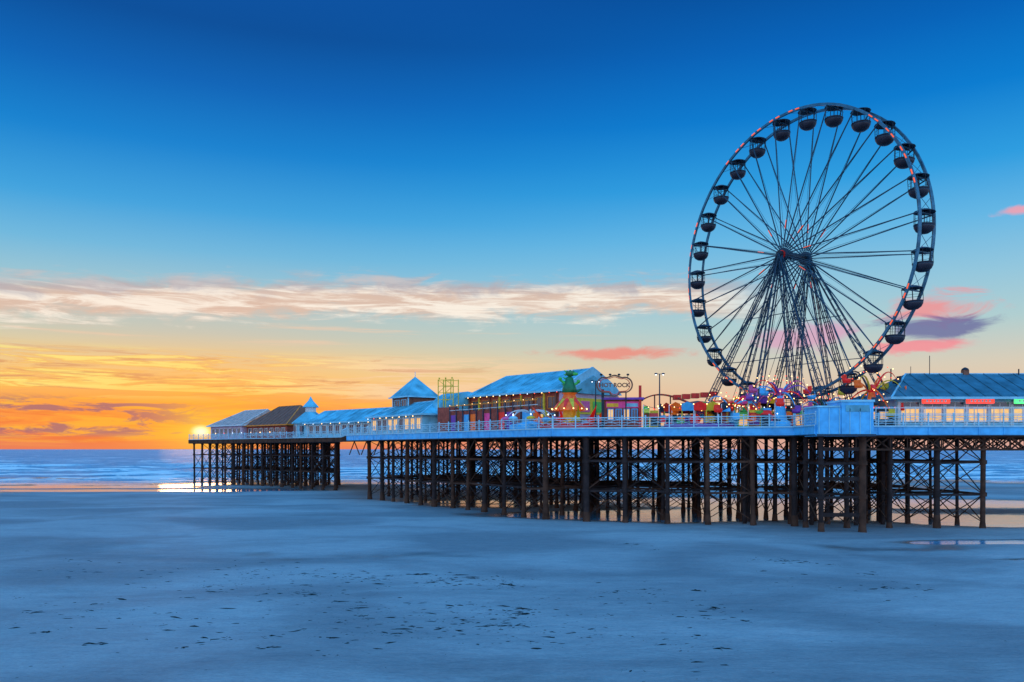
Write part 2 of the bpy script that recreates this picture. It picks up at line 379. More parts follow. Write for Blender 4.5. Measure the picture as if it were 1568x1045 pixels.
b=MB(); b.frame(-72,192.5,45.5,-43)
b.box(0,15,1,14,DZ,13.2,LILAC); windows(b,.5,14.5,10.9,12.5,7,WHITE,GLASS,1)
hiproof(b,0,15,1,14,13.2,17.0,5,1,ROOFG,.7,WHITE)
b.box(15.2,32,2,13,DZ,13.0,BRICK); windows(b,15.6,31.6,10.9,12.3,7,WHITE,GLASS,2)
hiproof(b,15.2,32,2,13,13.0,17.4,5,4,ROOFBR,.6,ORA)
b.box(-1.2,0,3,12,DZ,12.2,WHITE); bulbs(b,1,31,-.3,11.4,4,.1); b.build('pier_head_pavilion')
b=MB(); ox,oy=site(437,168); b.frame(ox+.5,oy,45.5,-43)
b.box(5.5,31,1.0,9,DZ,13.0,LBLUE); windows(b,6,31,10.9,12.4,11,WHITE,GLASS,1.0,.55)
for i in range(12): b.box(6+i*2.27-.1,6+i*2.27+.1,.86,.99,DZ,13.0,WHITE)
hiproof(b,5.5,31,1,9,13.0,15.6,1,2,ROOFB,.6,LBLUE)
b.lathe((3,3.5,0),[(3.3,DZ),(3.3,13.1)],LBLUE,8,smooth=False)
b.lathe((3,3.5,0),[(3.9,12.95),(3.9,13.2),(1.5,15.2),(0.9,15.6)],ROOFB,8,smooth=False)
for i in range(8):
    t=2*math.pi*(i+.5)/8; c=(3+3.08*math.cos(t),3.5+3.08*math.sin(t)); b.cyl((*c,10.8),(*c,12.5),.5,GLASS,6)
    t=2*math.pi*i/8; b.beam((3+3.32*math.cos(t),3.5+3.32*math.sin(t),DZ),(3+3.32*math.cos(t),3.5+3.32*math.sin(t),13),.2,WHITE)
b.lathe((3,3.5,0),[(1.1,15.2),(1.1,16.5)],WHITE,8,smooth=False)
b.lathe((3,3.5,0),[(1.7,16.4),(1.6,16.6),(.5,17.8),(.02,18.7)],ROOFB,8,smooth=False)
bulbs(b,6,30,.2,12.75,3,.08)
b.build('turret_pavilion')
b=MB(); ox,oy=site(560,136); b.frame(ox,oy,31,-43)
b.box(-.5,17,1.2,10,DZ,13.1,LBLUE); windows(b,0,16.8,10.9,12.5,9,WHITE,WARM,1.2,.6)
for i in range(10): b.box(i*1.87-.1,i*1.87+.1,1.06,1.19,DZ,13.1,WHITE)
hiproof(b,-.5,17,1.2,10,13.1,15.4,4,4,ROOFB,.6,LBLUE)
b.box(1.0,6.4,4.6,10.0,13.3,16.4,ROOFBR)
for x in (1.0,6.4): b.box(x-.12,x+.12,4.46,4.59,13.3,16.4,LBLUE)
windows(b,1.4,6.0,14.8,15.9,2,LBLUE,GLASS,4.58,.7)
b.add([(.5,4.1,16.4),(6.9,4.1,16.4),(6.9,10.5,16.4),(.5,10.5,16.4),(3.7,7.3,20.0)],[(0,1,4),(1,2,4),(2,3,4),(3,0,4),(3,2,1,0)],ROOFB)
b.box(.4,7.0,3.98,4.09,16.3,16.5,LBLUE); b.box(6.91,7.02,4.1,10.5,16.3,16.5,LBLUE)
b.cyl((3.7,7.3,19.9),(3.7,7.3,20.8),.06,WHITE)
bulbs(b,0,16.5,.4,12.8,2.2,.08)
b.build('tower_pavilion')
b=MB(); ox,oy=site(655,126); b.frame(ox,oy,31,-43)
pr=[(0.5+3*(1-math.cos(math.pi*i/10)),13.6+2.9*math.sin(math.pi*i/10)) for i in range(11)]
b.xprism(pr,0,6,ROOFB); b.box(0.2,5.8,.7,6.3,DZ,13.55,LILAC); windows(b,.4,5.6,11,12.8,3,WHITE,GLASS,.7)
for i in range(5): b.beam((i*1.5,.45,13.6),(i*1.5,.45,DZ),.15,WHITE)
b.build('barrel_roof_shelter')
b=MB(); ox,oy=site(671,122); b.frame(ox,oy,1,-.5)
for x in (0,1.3,2.6):
    for y in (0,1.5): b.beam((x,y,14),(x,y,18.2),.1,YEL)
for z in (15.2,16.2,17.2,18.1):
    for y in (0,1.5): b.beam((0,y,z),(2.6,y,z),.08,YEL)
for x in (0,1.3): b.beam((x,0,16.2),(x+1.3,0,17.2),.06,YEL); b.beam((x+1.3,0,17.2),(x,0,18.1),.06,YEL)
b.box(-.1,2.7,0,1.5,DZ,14.0,BRICK)
for x in (0.2,1.3,2.4): b.ball((x,0,18.35),.14,YEL,6)
b.build('scaffold_viewing_frame')
b=MB(); ox,oy=site(708,122); b.frame(ox,oy,23,-24)
AL=18.5
b.box(0,AL,1.5,13,DZ,15.6,BRICK)
for i in range(9): b.box(i*AL/8.3-.15,i*AL/8.3+.15,1.3,1.49,DZ,15.5,YEL if i%2 else ROOFBR)
windows(b,.3,AL-.3,13.4,14.9,8,ORA,GLASS,1.5,.7); windows(b,.3,AL-.3,10.6,12.6,8,ROOFB,WARM,1.5,.5)
hiproof(b,0,AL,1.5,13,15.7,19.0,2.5,0.0,ROOFB,.6,LBLUE)
pts=[(0.9+12.7*i/12, 15.5+3.7*(1-abs(i-6)/6)**.75) for i in range(13)]
b.xprism(pts,AL+.62,AL+.9,LBLUE)
pts=[(2.6+9.3*i/12, 15.4+2.6*(1-abs(i-6)/6)**.75) for i in range(13)]
b.xprism(pts,AL+.905,AL+1.0,ROOFB)
b.box(AL+.003,AL+.6,1.3,13.2,DZ,15.4,LILAC)
b.box(AL+.605,AL+.7,2.0,12.4,12.6,14.8,YEL)
for i in range(4): b.box(AL+.705,AL+.76,2.4+i*2.5,4.2+i*2.5,12.9,14.4,[BLUE,PNK,GRN,BLUE][i])
bulbs(b,.3,AL,.85,15.45,1.4,.07)
b.build('amusement_arcade')
b=MB(); ox,oy=site(677,118.5); b.frame(ox,oy,31,-43)
b.box(0,21,1.5,1.8,DZ,13.2,BRICK)
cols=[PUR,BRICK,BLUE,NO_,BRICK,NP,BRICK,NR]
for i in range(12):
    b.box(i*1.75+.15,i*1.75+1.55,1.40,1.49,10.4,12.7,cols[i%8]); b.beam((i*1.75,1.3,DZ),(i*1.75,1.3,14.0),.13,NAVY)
b.beam((0,1.3,14.0),(21,1.3,14.0),.12,ORA); b.beam((0,1.3,13.4),(21,1.3,13.4),.08,WHITE)
for i in range(43): b.ball((i*.5,1.3,14.12),.05,BULB if i%4==0 else YEL,5)
b.build('arcade_hoarding')

# ------------------------------------------------------------ rides
b=MB(); cx,cy=site(872,96)
b.T=Matrix.Translation((cx,cy,0))
b.lathe((0,0,0),[(3.8,DZ),(3.8,10.7),(3.4,10.8)],RED,20)
b.cyl((0,0,DZ),(0,0,13),.8,NY,12)
b.lathe((0,0,0),[(1.9,12.3),(1.8,12.7),(.9,13.7),(.7,14.2),(.9,14.4)],NO_,16)
for i in range(12):
    t=2*math.pi*i/12+.15; c,s_=math.cos(t),math.sin(t)
    b.beam((c*.8,s_*.8,11.0),(c*3.6,s_*3.6,11.5),.12,YEL if i%2 else RED)
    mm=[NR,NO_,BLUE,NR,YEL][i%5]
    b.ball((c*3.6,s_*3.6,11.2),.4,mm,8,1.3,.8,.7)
    b.add([(c*3.2,s_*3.2,11.3),(c*3.7-s_*.4,s_*3.7+c*.4,11.4),(c*4.6,s_*4.6,12.9)],[(0,1,2),(2,1,0)],mm)
    b.add([(c*.5-s_*.4,s_*.5+c*.4,14.1),(c*.5+s_*.4,s_*.5-c*.4,14.1),(c*2.4,s_*2.4,12.2)],[(0,1,2)],YEL if i%2 else NR)
    b.ball((c*2.1,s_*2.1,12.5),.08,BULB,6)
b.build('dragon_ride')
b=MB(); b.T=Matrix.Translation((cx,cy,0))
b.lathe((0,0,14.3),[(.02,0),(.9,.1),(.85,.6),(.58,1.3),(.42,1.9),(.02,2.1)],DGRN,10)
b.ball((0.1,-.1,16.7),.5,DGRN,10,1.2,1,.8); b.ball((.6,-.3,16.6),.3,GRN,8,1.4,.9,.7)
b.ball((.25,-.45,17.0),.11,WHITE,6); b.ball((-.15,-.45,17.0),.11,WHITE,6)
b.cyl((-.4,0,15.4),(-1.05,-.1,15.9),.2,GRN,8,.13); b.ball((-1.1,-.1,16.05),.22,GRN,8)
b.cyl((.4,0,15.3),(1.0,-.1,15.6),.2,GRN,8,.13); b.ball((1.05,-.1,15.75),.22,GRN,8)
b.cyl((.7,.2,14.5),(1.5,.3,14.9),.25,DGRN,8,.05)
for i in range(5): b.cyl((-.3-.08*i,.2,16.9-i*.4),(-.65-.08*i,.25,17.1-i*.4),.13,GRN,5,.01)
b.build('green_dragon_statue')

def wing(b,p0,p1,p2,w,m):
    n=10; prev=None
    for i in range(n+1):
        t=i/n; p=Vector(p0)*(1-t)**2+Vector(p1)*2*t*(1-t)+Vector(p2)*t*t
        if prev is not None: b.beam(prev,p,w*(1.2-t),m,w*(1.3-t))
        prev=p
b=MB(); x,y=site(812,101); b.T=Matrix.Translation((x,y,0))
b.lathe((0,0,0),[(2.6,DZ),(2.6,10.8),(.4,11.2),(.3,12.5)],BLUE,14)
for i in range(8):
    t=2*math.pi*i/8; c,s_=math.cos(t),math.sin(t)
    wing(b,(0,0,12.2),(c*2,s_*2,13.2),(c*3,s_*3,11.6),.2,WHITE); b.ball((c*3,s_*3,11.5),.45,[PNK,LBLUE,YEL,RED][i%4],8,1.3,1,.7); b.ball((c*3,s_*3,12.0),.1,BULBW,5)
b.build('spinning_teacup_ride')

sg=empty('fairground_sign'); b=MB(); sx,sy=site(941,92); b.T=Matrix.Translation((sx,sy,0))
zc=lvl(591,92)
def lobe(cx_,cz_,r,a0,a1,n=10): return [(cx_+r*math.cos(math.radians(a0+(a1-a0)*i/n)),cz_+r*math.sin(math.radians(a0+(a1-a0)*i/n))) for i in range(n+1)]
outl=lobe(1.15,.1,.85,-70,110)+lobe(0,.55,.62,60,120,5)+lobe(-1.15,.1,.85,70,250)+lobe(0,-.55,.62,200,340,6)
n=len(outl)
for i in range(n):
    p=outl[i];q=outl[(i+1)%n]
    b.beam((p[0],0,zc+p[1]),(q[0],0,zc+q[1]),.15,ROOFBR,.15)
    p2=(p[0]*.87,p[1]*.85);q2=(q[0]*.87,q[1]*.85)
    b.beam((p2[0],0,zc+p2[1]),(q2[0],0,zc+q2[1]),.07,RED)
for s in (-1,1): b.beam((s*1.3,.1,DZ),(s*1.3,.1,zc-.7),.13,BLK)
for s in (-1.5,-.5,.5,1.5):
    b.beam((s,0.1,zc+.8),(s,.1,zc+1.2),.05,BLK); b.ball((s,-.05,zc+1.25),.12,BLK,6,1.4)
b.build('sign_frame',sg)
cu=bpy.data.curves.new('lettering','FONT'); cu.body='HOT ROCK'; cu.size=.66; cu.align_x='CENTER'; cu.extrude=.03; cu.offset=.02
o=bpy.data.objects.new('lettering',cu); o.rotation_euler=(math.radians(90),0,0); o.location=(sx,sy-.06,zc-.15); cu.materials.append(ROOFBR); scene.collection.objects.link(o); o.parent=sg
b=MB(); x,y=site(925,93); b.frame(x,y,1,-.1)
b.box(0,4.2,0,3,DZ,13.4,BRICK); b.box(-.3,4.5,-.4,3.2,13.405,13.65,PUR); windows(b,.3,3.9,11.2,12.3,4,BLUE,WARM,0,.6)
b.box(.2,4,-.05,-.01,12.5,13.2,NP); b.box(.3,1.6,-.07,-.052,12.6,13.0,NY); b.box(2.4,3.8,-.07,-.052,12.6,13.0,LBLUE)
b.box(-.3,0,-.3,0,DZ,14.6,NAVY); b.box(3.9,4.2,-.3,-.06,DZ,15.0,RED)
b.build('ticket_booth')

def lamp(name,b_,d_,top):
    b=MB(); x,y=site(b_,d_); b.T=Matrix.Translation((x,y,0)); zt=lvl(top,d_)
    b.cyl((0,0,DZ),(0,0,DZ+1),.16,NAVY,8,.12); b.cyl((0,0,DZ+1),(0,0,zt),.09,NAVY,8,.06)
    b.beam((-.4,0,zt),(.4,0,zt),.06,NAVY)
    for s in (-1,1):
        b.ball((s*.4,0,zt+.03),.15,NAVY,8,1.3,1,.6); b.ball((s*.4,0,zt-.06),.09,BULBW,6)
    b.build(name)
lamp('street_lamp',1010,90,573); lamp('street_lamp',912,94,584)
def roundride(name,b_,d_,R,zt,cols,n=16,cone=1.2,roofm=RED):
    b=MB(); x,y=site(b_,d_); b.T=Matrix.Translation((x,y,0))
    b.lathe((0,0,0),[(R+.4,DZ),(R+.4,10.6),(0.1,10.62)],PUR,24,smooth=False)
    b.cyl((0,0,10.6),(0,0,zt+cone*.9),.5,YEL,10)
    b.lathe((0,0,0),[(R,zt),(R*.5,zt+cone*.6),(.1,zt+cone)],roofm,24)
    for i in range(n):
        t0=2*math.pi*i/n; t1=2*math.pi*(i+1)/n
        p=(R*math.cos(t0),R*math.sin(t0)); q=(R*math.cos(t1),R*math.sin(t1)); mx=((p[0]+q[0])/2*1.02,(p[1]+q[1])/2*1.02)
        m=cols[i%len(cols)]
        b.add([(p[0]*1.01,p[1]*1.01,zt-.5),(q[0]*1.01,q[1]*1.01,zt-.5),(q[0]*1.05,q[1]*1.05,zt+.2),(mx[0]*1.05,mx[1]*1.05,zt+.5),(p[0]*1.05,p[1]*1.05,zt+.2)],[(0,1,2,3,4)],m)
        b.beam((p[0],p[1],10.6),(p[0],p[1],zt),.1,YEL if i%2 else WHITE)
        b.ball((p[0]*1.07,p[1]*1.07,zt+.2),.07,BULB,5)
        if i%2==0:
            c=(R*.65*math.cos(t0),R*.65*math.sin(t0)); b.lathe((*c,10.7),[(.5,0),(.65,.4),(.6,.7),(.2,1.0)],cols[(i//2+1)%len(cols)],8)
    b.build(name)
roundride('waltzer_ride',1068,93,4.2,12.5,[NO_,BLUE,NR,YEL,NAVY,RED],20,.8,BRICK)
roundride('carousel',1158,97,2.5,13.6,[NP,BLUE,PUR,NY],14,1.2,PNK)
b=MB(); x,y=site(985,89); b.frame(x,y,24,-4)
cc=[GRN,YEL,BLUE,NR,NAVY,NO_,LBLUE,PUR,RED,DGRN,NAVY,BLUE]
xx=0
for i in range(20):
    w=random.uniform(.6,1.4); h=random.uniform(11.2,12.7); k0=2.2+random.random()
    b.box(xx,xx+w-.06,k0,3.8,DZ,h,cc[i%12])
    b.box(xx+.1,xx+w-.2,k0-.06,k0-.003,DZ+.4,h-.8,[BRICK,NAVY,WARM,PUR,NAVY][i%5]); b.box(xx+.15,xx+w-.25,k0-.1,k0-.062,h-.55,h-.25,[WHITE,YEL,RED][i%3])
    b.add([(xx-.1,k0-.7,h-.75),(xx+w-.1,k0-.7,h-.75),(xx+w-.1,k0-.11,h-.3),(xx-.1,k0-.11,h-.3)],[(0,1,2,3)],cc[(i*7+1)%12])
    if i%2: b.ball((xx+w/2,1.9,h+.06),.07,random.choice([BULB,BULBR,BULBW]),5)
    xx+=w
for i in range(7):
    b.beam((i*2.8,1.2,DZ),(i*2.8,1.2,12.7),.08,WHITE)
    if i<6:
        wing(b,(i*2.8,1.2,12.7),(i*2.8+1.4,1.2,12.0),(i*2.8+2.8,1.2,12.7),.05,NAVY)
        for q in range(1,5): b.ball((i*2.8+q*.56,1.2,12.42-.12*(1 if q in(2,3) else 0)),.06,[BULB,BULBR,BULBW,BULB][q-1],5)
b.build('fairground_stalls')
def spider(name,b_,d_,zt,R,cols,tilt=0.0,n=10):
    b=MB(); x,y=site(b_,d_); b.T=Matrix.Translation((x,y,0))
    b.lathe((0,0,0),[(R*.4,DZ),(R*.35,10.7),(.7,11),(.35,zt-1)],cols[1],12)
    b.ball((0,0,zt-.6),.5,cols[0],10)
    for i in range(n):
        t=2*math.pi*i/n+.2; c,s_=math.cos(t),math.sin(t); up=zt+tilt*math.sin(2*t+1)
        wing(b,(c*.4,s_*.4,zt-.7),(c*R*.6,s_*R*.6,up+.6),(c*R,s_*R,up-1.4),.15,cols[i%len(cols)])
        m=cols[(i+2)%len(cols)]
        b.lathe((c*R,s_*R,up-1.9),[(.1,0),(.42,.06),(.48,.42),(.42,.46)],m,8)
        b.beam((c*R*1.1-s_*.35,s_*R*1.1+c*.35,up-1.35),(c*R*1.1+s_*.35,s_*R*1.1-c*.35,up-1.35),.1,m,.6)
        for k in range(4): b.ball((c*R*(.2+.22*k),s_*R*(.2+.22*k),up+.0-.06*k*k*.5),.06,BULB if k%2 else BULBR,5)
    b.build(name)
spider('octopus_ride',1195,89,14.6,3.2,[PNK,BLUE,NR,PUR],1.2,12)
spider('spider_ride',1335,88,14.9,3.0,[NR,NO_,NAVY,YEL],1.9,12)
spider('jet_ride',1120,91,13.3,3.0,[NR,BLUE,NO_,GRN],.8)
spider('chair_swing_ride',1262,90,13.2,2.8,[BLUE,NR,DGRN,NAVY],.7)
b=MB(); x,y=site(1045,99); b.T=Matrix.Translation((x,y,0))
pv=None
for i in range(61):
    t=i/60; p=Vector((-5+14*t,1.5*math.sin(t*9),13.2+1.3*math.sin(t*6.5+.4)))
    if pv is not None:
        for o in (-.4,.4): b.beam(pv+Vector((0,o,0)),p+Vector((0,o,0)),.14,RED if i%2 else ROOFBR)
        if i%3==0: b.beam((p.x,p.y-.4,p.z),(p.x,p.y+.4,p.z),.1,ROOFBR)
        if i%8==0: b.beam((p.x,p.y,DZ),p,.14,ROOFBR)
    pv=p
for i in range(5): b.box(-1+i*1.1,-.1+i*1.1,.2,1.0,13.8+.1*i,14.4+.1*i,RED)
b.build('small_roller_coaster')

b=MB()
b.frame(28.6,76.5,1,0)
b.box(-.1,2.1,-.35,3.0,9.0,11.7,BLUE); b.box(2.12,5.1,-.42,3.0,9.0,12.2,BLUE)
b.box(2.0,5.2,-.5,3.1,12.205,12.4,LBLUE); b.box(-.2,1.98,-.45,3.1,11.705,11.85,LBLUE)
for i in range(6): b.box(.0+i*.95,.07+i*.95,-.47 if i>2 else -.40,-.425 if i>2 else -.352,9.1,11.6,LBLUE)
b.box(2.5,4.7,-.47,-.425,11.3,11.9,ROOFB); b.box(-.2,5.3,-.5,-.43,9.0,9.2,NAVY)
b.build('blue_clad_kiosk')
b=MB(); x,y=site(1292,84); b.frame(x,y,1,0.02)
b.box(0,6,2,4.5,DZ,12.0,NAVY); b.box(-.3,6.3,1.6,4.8,12.005,12.25,BLUE); windows(b,.3,5.8,11,11.7,4,WHITE,WARM,2,.6)
for i in range(12): b.ball((i*.55,1.55,12.15),.06,BULBR,5)
b.build('boarding_booth')

sb=empty('seafront_cafe_building')
b=MB(); b.frame(40.3,85.5,1,0)
BW=36
b.box(0,BW,0,11,DZ,13.1,LBLUE)
for i in range(16):
    x=.2+i*2.35
    b.box(x-.12,x+.12,-.14,-.004,DZ,13.0,WHITE)
windows(b,.2,.2+15*2.35,10.7,12.0,15,WHITE,WARM,0,.78)
windows(b,.2,.2+15*2.35,12.25,12.7,15,WHITE,GLASS,0,.78)
b.box(-.1,BW+.1,-.2,-.145,12.75,13.05,LBLUE)
b.build('walls',sb)
b=MB(); b.frame(40.3,85.5,1,0)
hiproof(b,0,BW,0,11,13.15,16.2,4.6,3,ROOFD,1.0,LBLUE)
b.box(9.9,10.5,5.2,5.8,15.9,16.6,ROOFBR); b.lathe((10.2,5.5,16.6),[(.4,0),(.35,.15),(.1,.3)],BLK,8)
for x in (1.8,16,22): b.cyl((x,5.2,15.3),(x,5.2,16.7),.07,BLK)
b.cyl((6.2,5.4,16),(6.2,5.4,18.2),.04,BLK); b.cyl((4.1,5.4,16),(4.1,5.4,17.0),.03,BLK)
b.build('roof',sb)
b=MB(); b.frame(40.3,85.5,1,0)
for x,m in ((2.4,SIGNR),(7.0,SIGNR),(12.0,SIGNG),(16.5,SIGNR)):
    b.box(x,x+2.8,-.75,-.5,12.55,13.05,m); b.box(x-.06,x+2.86,-.49,-.4,12.5,13.1,WHITE)
    for q in range(6): b.box(x+.3+q*.38,x+.5+q*.38,-.78,-.752,12.7,12.9,WHITE)
    for k in (x+.3,x+2.4): b.beam((k,-.4,12.9),(k,-.02,12.9),.07,BLK)
b.build('illuminated_fascia_signs',sb)
b=MB(); b.frame(37,83.0,1,0)
for z in (10.6,11.4,12.0): b.beam((0,0,z),(40,0,z),.06,WHITE)
for i in range(41): b.beam((i,0,DZ),(i,0,12.1),.07,WHITE)
b.build('white_fence')

# ------------------------------------------------------------ ferris wheel
hubx,huby=site(1216,95); hz=30.2; R=16.45
th=math.radians(60); U=Vector((math.cos(th),-math.sin(th),0)); N=Vector((math.sin(th),math.cos(th),0)); Zv=Vector((0,0,1))
H=Vector((hubx,huby,hz)); NG=27; HW=1.15
fw=empty('ferris_wheel')
def rp(t,r,o): return H+U*(r*math.cos(t))+Zv*(r*math.sin(t))+N*o
rim=MB(); sp=MB(); led=MB()
SEG=NG*4
for s in (-1,1):
    for i in range(SEG):
        a=2*math.pi*i/SEG;c=2*math.pi*(i+1)/SEG
        rim.beam(rp(a,R,s*HW),rp(c,R,s*HW),.22,STEELB,.28)
        if i%3 and math.sin(a*5+s)>-.4:
            led.beam(rp(a+.006,R+.02,s*HW*1.12),rp(c-.02,R+.02,s*HW*1.12),.10,RIML)
    for i in range(NG):
        t=2*math.pi*(i+.25)/NG
        sp.beam(rp(t,.9,s*1.9),rp(t,R,s*HW),.10,NAVY)
        for k in (-.5,.5):
            sp.beam(rp(t,.8,s*1.6),rp(t+k*2*math.pi/NG*2,R,s*HW),.03,STEELB)
        if i%3==0: led.beam(rp(t,R*.18,s*1.85+s*.08),rp(t,R*.24,s*1.79+s*.08),.05,RIML)
for i in range(NG):
    t=2*math.pi*(i+.25)/NG
    rim.beam(rp(t,R-.1,-HW-.2),rp(t,R-.1,HW+.2),.12,STEELB)
    t2=t+math.pi/NG
    rim.beam(rp(t,R,-HW),rp(t2,R,HW),.04,STEELB); rim.beam(rp(t2,R,-HW),rp(t,R,HW),.04,STEELB)
rim.build('rims',fw); sp.build('spokes',fw); led.build('rim_lights',fw)
hb=MB()
hb.cyl(H-N*2.6,H+N*2.6,.4,BLK,14)
for s in (-1,1):
    hb.cyl(H+N*(s*1.7),H+N*(s*2.0),.8,NAVY,20); hb.cyl(H+N*(s*2.02),H+N*(s*2.15),.5,RED,16)
hb.build('hub',fw)
lg=MB()
for s in (-1,1):
    top=H+N*(s*2.45)
    for uu,nn,w in ((-10,6.0,.8),(10,6.0,.8),(-4.8,5.0,.6),(4.8,5.0,.6),(0.2,7.2,.5)):
        foot=Vector((hubx,huby,DZ))+U*uu+N*(s*nn)
        lg.lattice(top,foot,.35,w,16,NAVY,NAVY,.085,.05)
        lg.box(foot.x-.8,foot.x+.8,foot.y-.8,foot.y+.8,DZ+.003,DZ+.35,NAVY)
    for k in (.35,.6,.82):
        for ua,na,ub,nb in ((-10,6,-4.8,5),(-4.8,5,4.8,5),(4.8,5,10,6)):
            fa_=Vector((hubx,huby,DZ))+U*ua+N*(s*na); fb_=Vector((hubx,huby,DZ))+U*ub+N*(s*nb)
            lg.beam(top.lerp(fa_,k),top.lerp(fb_,k),.08,NAVY)
    for ua in (-12,-7,7,12):
        lg.cyl(top,Vector((hubx,huby,DZ))+U*ua*.95+N*(s*4.8),.03,NAVY,5)
lg.build('support_legs',fw)
bp=MB(); bp.frame(hubx,huby,U.x,U.y)
bp.box(-9,9,-2.4,2.4,DZ+.01,11.0,BLUE); bp.box(-9.2,9.2,-2.6,2.6,11.005,11.15,RED)
for i in range(19):
    bp.beam((-9+i,-2.5,11.1),(-9+i,-2.5,12.1),.07,YEL); bp.beam((-9+i,2.5,11.1),(-9+i,2.5,12.1),.07,YEL)
for s in (-2.5,2.5): bp.beam((-9,s,12.1),(9,s,12.1),.09,YEL)
for i in range(30): bp.ball((-8.8+i*.6,-2.66,11.08),.07,[BULB,BULBR,BULBW][i%3],5)
bp.build('boarding_platform',fw)
TUB=mat('gondola_tub',(0.03,0.026,0.04),.5,0,.4,2); CAN=mat('gondola_canopy',(0.025,0.04,0.07),.5,0,.4,2)
g=MB()
g.lathe((0,0,0),[(.02,.55),(.5,.46),(1.08,.22),(1.14,.14),(1.06,.15),(.4,.38)],CAN,14)
g.ball((0,0,.55),.08,RED,6)
g.lathe((0,0,0),[(1.02,-1.3),(1.06,-1.25),(1.02,-1.55),(.86,-1.85),(.5,-2.1),(.02,-2.15)],TUB,14)
g.lathe((0,0,0),[(.98,-1.3),(.8,-1.75),(.02,-1.8)],TUB,12)
g.lathe((0,0,0),[(1.07,-1.28),(1.09,-1.2),(1.02,-1.2)],TUB,14)
for i in range(8):
    t=2*math.pi*i/8; g.beam((1.02*math.cos(t),1.02*math.sin(t),-1.3),(1.05*math.cos(t),1.05*math.sin(t),.16),.045,BLK)
g.lathe((0,0,0),[(1.03,-.62),(1.06,-.6),(1.03,-.58)],BLK,12)
g.cyl((0,0,-1.7),(0,0,.5),.05,BLK,6)
g.cyl((-N.x*1.2,-N.y*1.2,0),(N.x*1.2,N.y*1.2,0),.05,BLK,6)
go=g.build('gondola',fw); me=go.data; bpy.data.objects.remove(go)
for i in range(NG):
    t=2*math.pi*(i+.25)/NG
    o=bpy.data.objects.new('gondola',me); scene.collection.objects.link(o); o.parent=fw
    o.location=rp(t,R-.25,0); o.rotation_euler=(random.uniform(-.05,.05),random.uniform(-.05,.05),random.uniform(0,.7)); o.scale=(.92,.92,.92)

# ------------------------------------------------------------ seaweed and stones on the beach
b=MB()
def clump(x,y,s,el):
    z=float(sand_h(np.array([x]),np.array([y]))[0])-.003
    n=random.randint(6,9); a0=random.random()*6; yaw=random.gauss(0,.35); pts=[]
    for i in range(n):
        t=a0+2*math.pi*i/n; r=s*random.uniform(.3,1.15); px=r*el*math.cos(t); py=r*math.sin(t)
        pts.append((x+px*math.cos(yaw)-py*math.sin(yaw),y+px*math.sin(yaw)+py*math.cos(yaw),z))
    pts.append((x+random.uniform(-.3,.3)*s,y,z+s*random.uniform(.15,.4)))
    b.add(pts,[(i,(i+1)%n,n) for i in range(n)],WEED)
bands=[((330,885),(880,962),200,18),((380,876),(800,892),150,5),((0,940),(520,975),70,20),((480,985),(850,940),80,12),
       ((900,905),(1130,935),45,10),((1165,858),(1235,862),40,2),((960,830),(1010,842),10,3),((720,930),(1120,1000),50,20),((40,860),(420,905),60,12),((1150,880),(1450,905),35,14)]
for (a,c,n,sd) in bands:
    for i in range(n):
        t=random.random(); px=a[0]+(c[0]-a[0])*t+random.gauss(0,16); py=a[1]+(c[1]-a[1])*t+random.gauss(0,sd)
        dd=9750/max(30,py-688); x,y=site(px,dd); s=min(.16,abs(random.gauss(0,.05))+.03)
        clump(x,y,s,random.uniform(1.3,4.5))
        if random.random()<.35:
            for k in range(5): clump(x+random.gauss(0,.4),y+random.gauss(0,.3),s*.45,random.uniform(1,4))
for i in range(240):
    dd=random.uniform(27,60); clump(random.uniform(-.62,.62)*dd,dd,random.uniform(.015,.045),random.uniform(1,3))
for px,py,s in ((150,988,.15),(65,969,.14),(283,992,.1),(312,976,.1),(405,995,.1),(770,958,.11),(645,880,.2),(775,893,.16),(550,942,.11),(1140,952,.1),(1068,905,.12),(510,978,.1),(1105,995,.1)):
    dd=9750/(py-688); x,y=site(px,dd)
    for k in range(6): clump(x+random.gauss(0,s*1.4),y+random.gauss(0,s*.8),s*random.uniform(.6,1.1),random.uniform(1.5,3))
b.build('seaweed_debris')

# ------------------------------------------------------------ world sky
w=bpy.data.worlds.new("World"); scene.world=w; w.use_nodes=True
nt=w.node_tree; nt.nodes.clear(); L=nt.links
def put(sock,v):
    if isinstance(v,(int,float)): sock.default_value=v
    elif isinstance(v,tuple): sock.default_value=(*v,1) if len(v)==3 else v
    else: L.new(v,sock)
def M(op,a,b_=None,c=None,clamp=False):
    n=nt.nodes.new('ShaderNodeMath'); n.operation=op; n.use_clamp=clamp; put(n.inputs[0],a)
    if b_ is not None: put(n.inputs[1],b_)
    if c is not None: put(n.inputs[2],c)
    return n.outputs[0]
def SS(a,b_,x):
    n=nt.nodes.new('ShaderNodeMapRange'); n.interpolation_type='SMOOTHSTEP'; n.inputs['From Min'].default_value=min(a,b_); n.inputs['From Max'].default_value=max(a,b_)
    if a>b_: n.inputs['To Min'].default_value=1; n.inputs['To Max'].default_value=0
    put(n.inputs['Value'],x); return n.outputs['Result']
def MX(f,a,b_,bt='MIX'):
    n=nt.nodes.new('ShaderNodeMix'); n.data_type='RGBA'; n.blend_type=bt; put(n.inputs[0],f); put(n.inputs[6],a); put(n.inputs[7],b_); return n.outputs[2]
tc=nt.nodes.new('ShaderNodeTexCoord'); sx_=nt.nodes.new('ShaderNodeSeparateXYZ'); L.new(tc.outputs['Generated'],sx_.inputs[0])
X,Y,Z=sx_.outputs
hyp=M('SQRT',M('ADD',M('MULTIPLY',X,X),M('MULTIPLY',Y,Y)))
E=M('DIVIDE',Z,M('MAXIMUM',hyp,0.02)); A=M('ARCTAN2',X,Y)
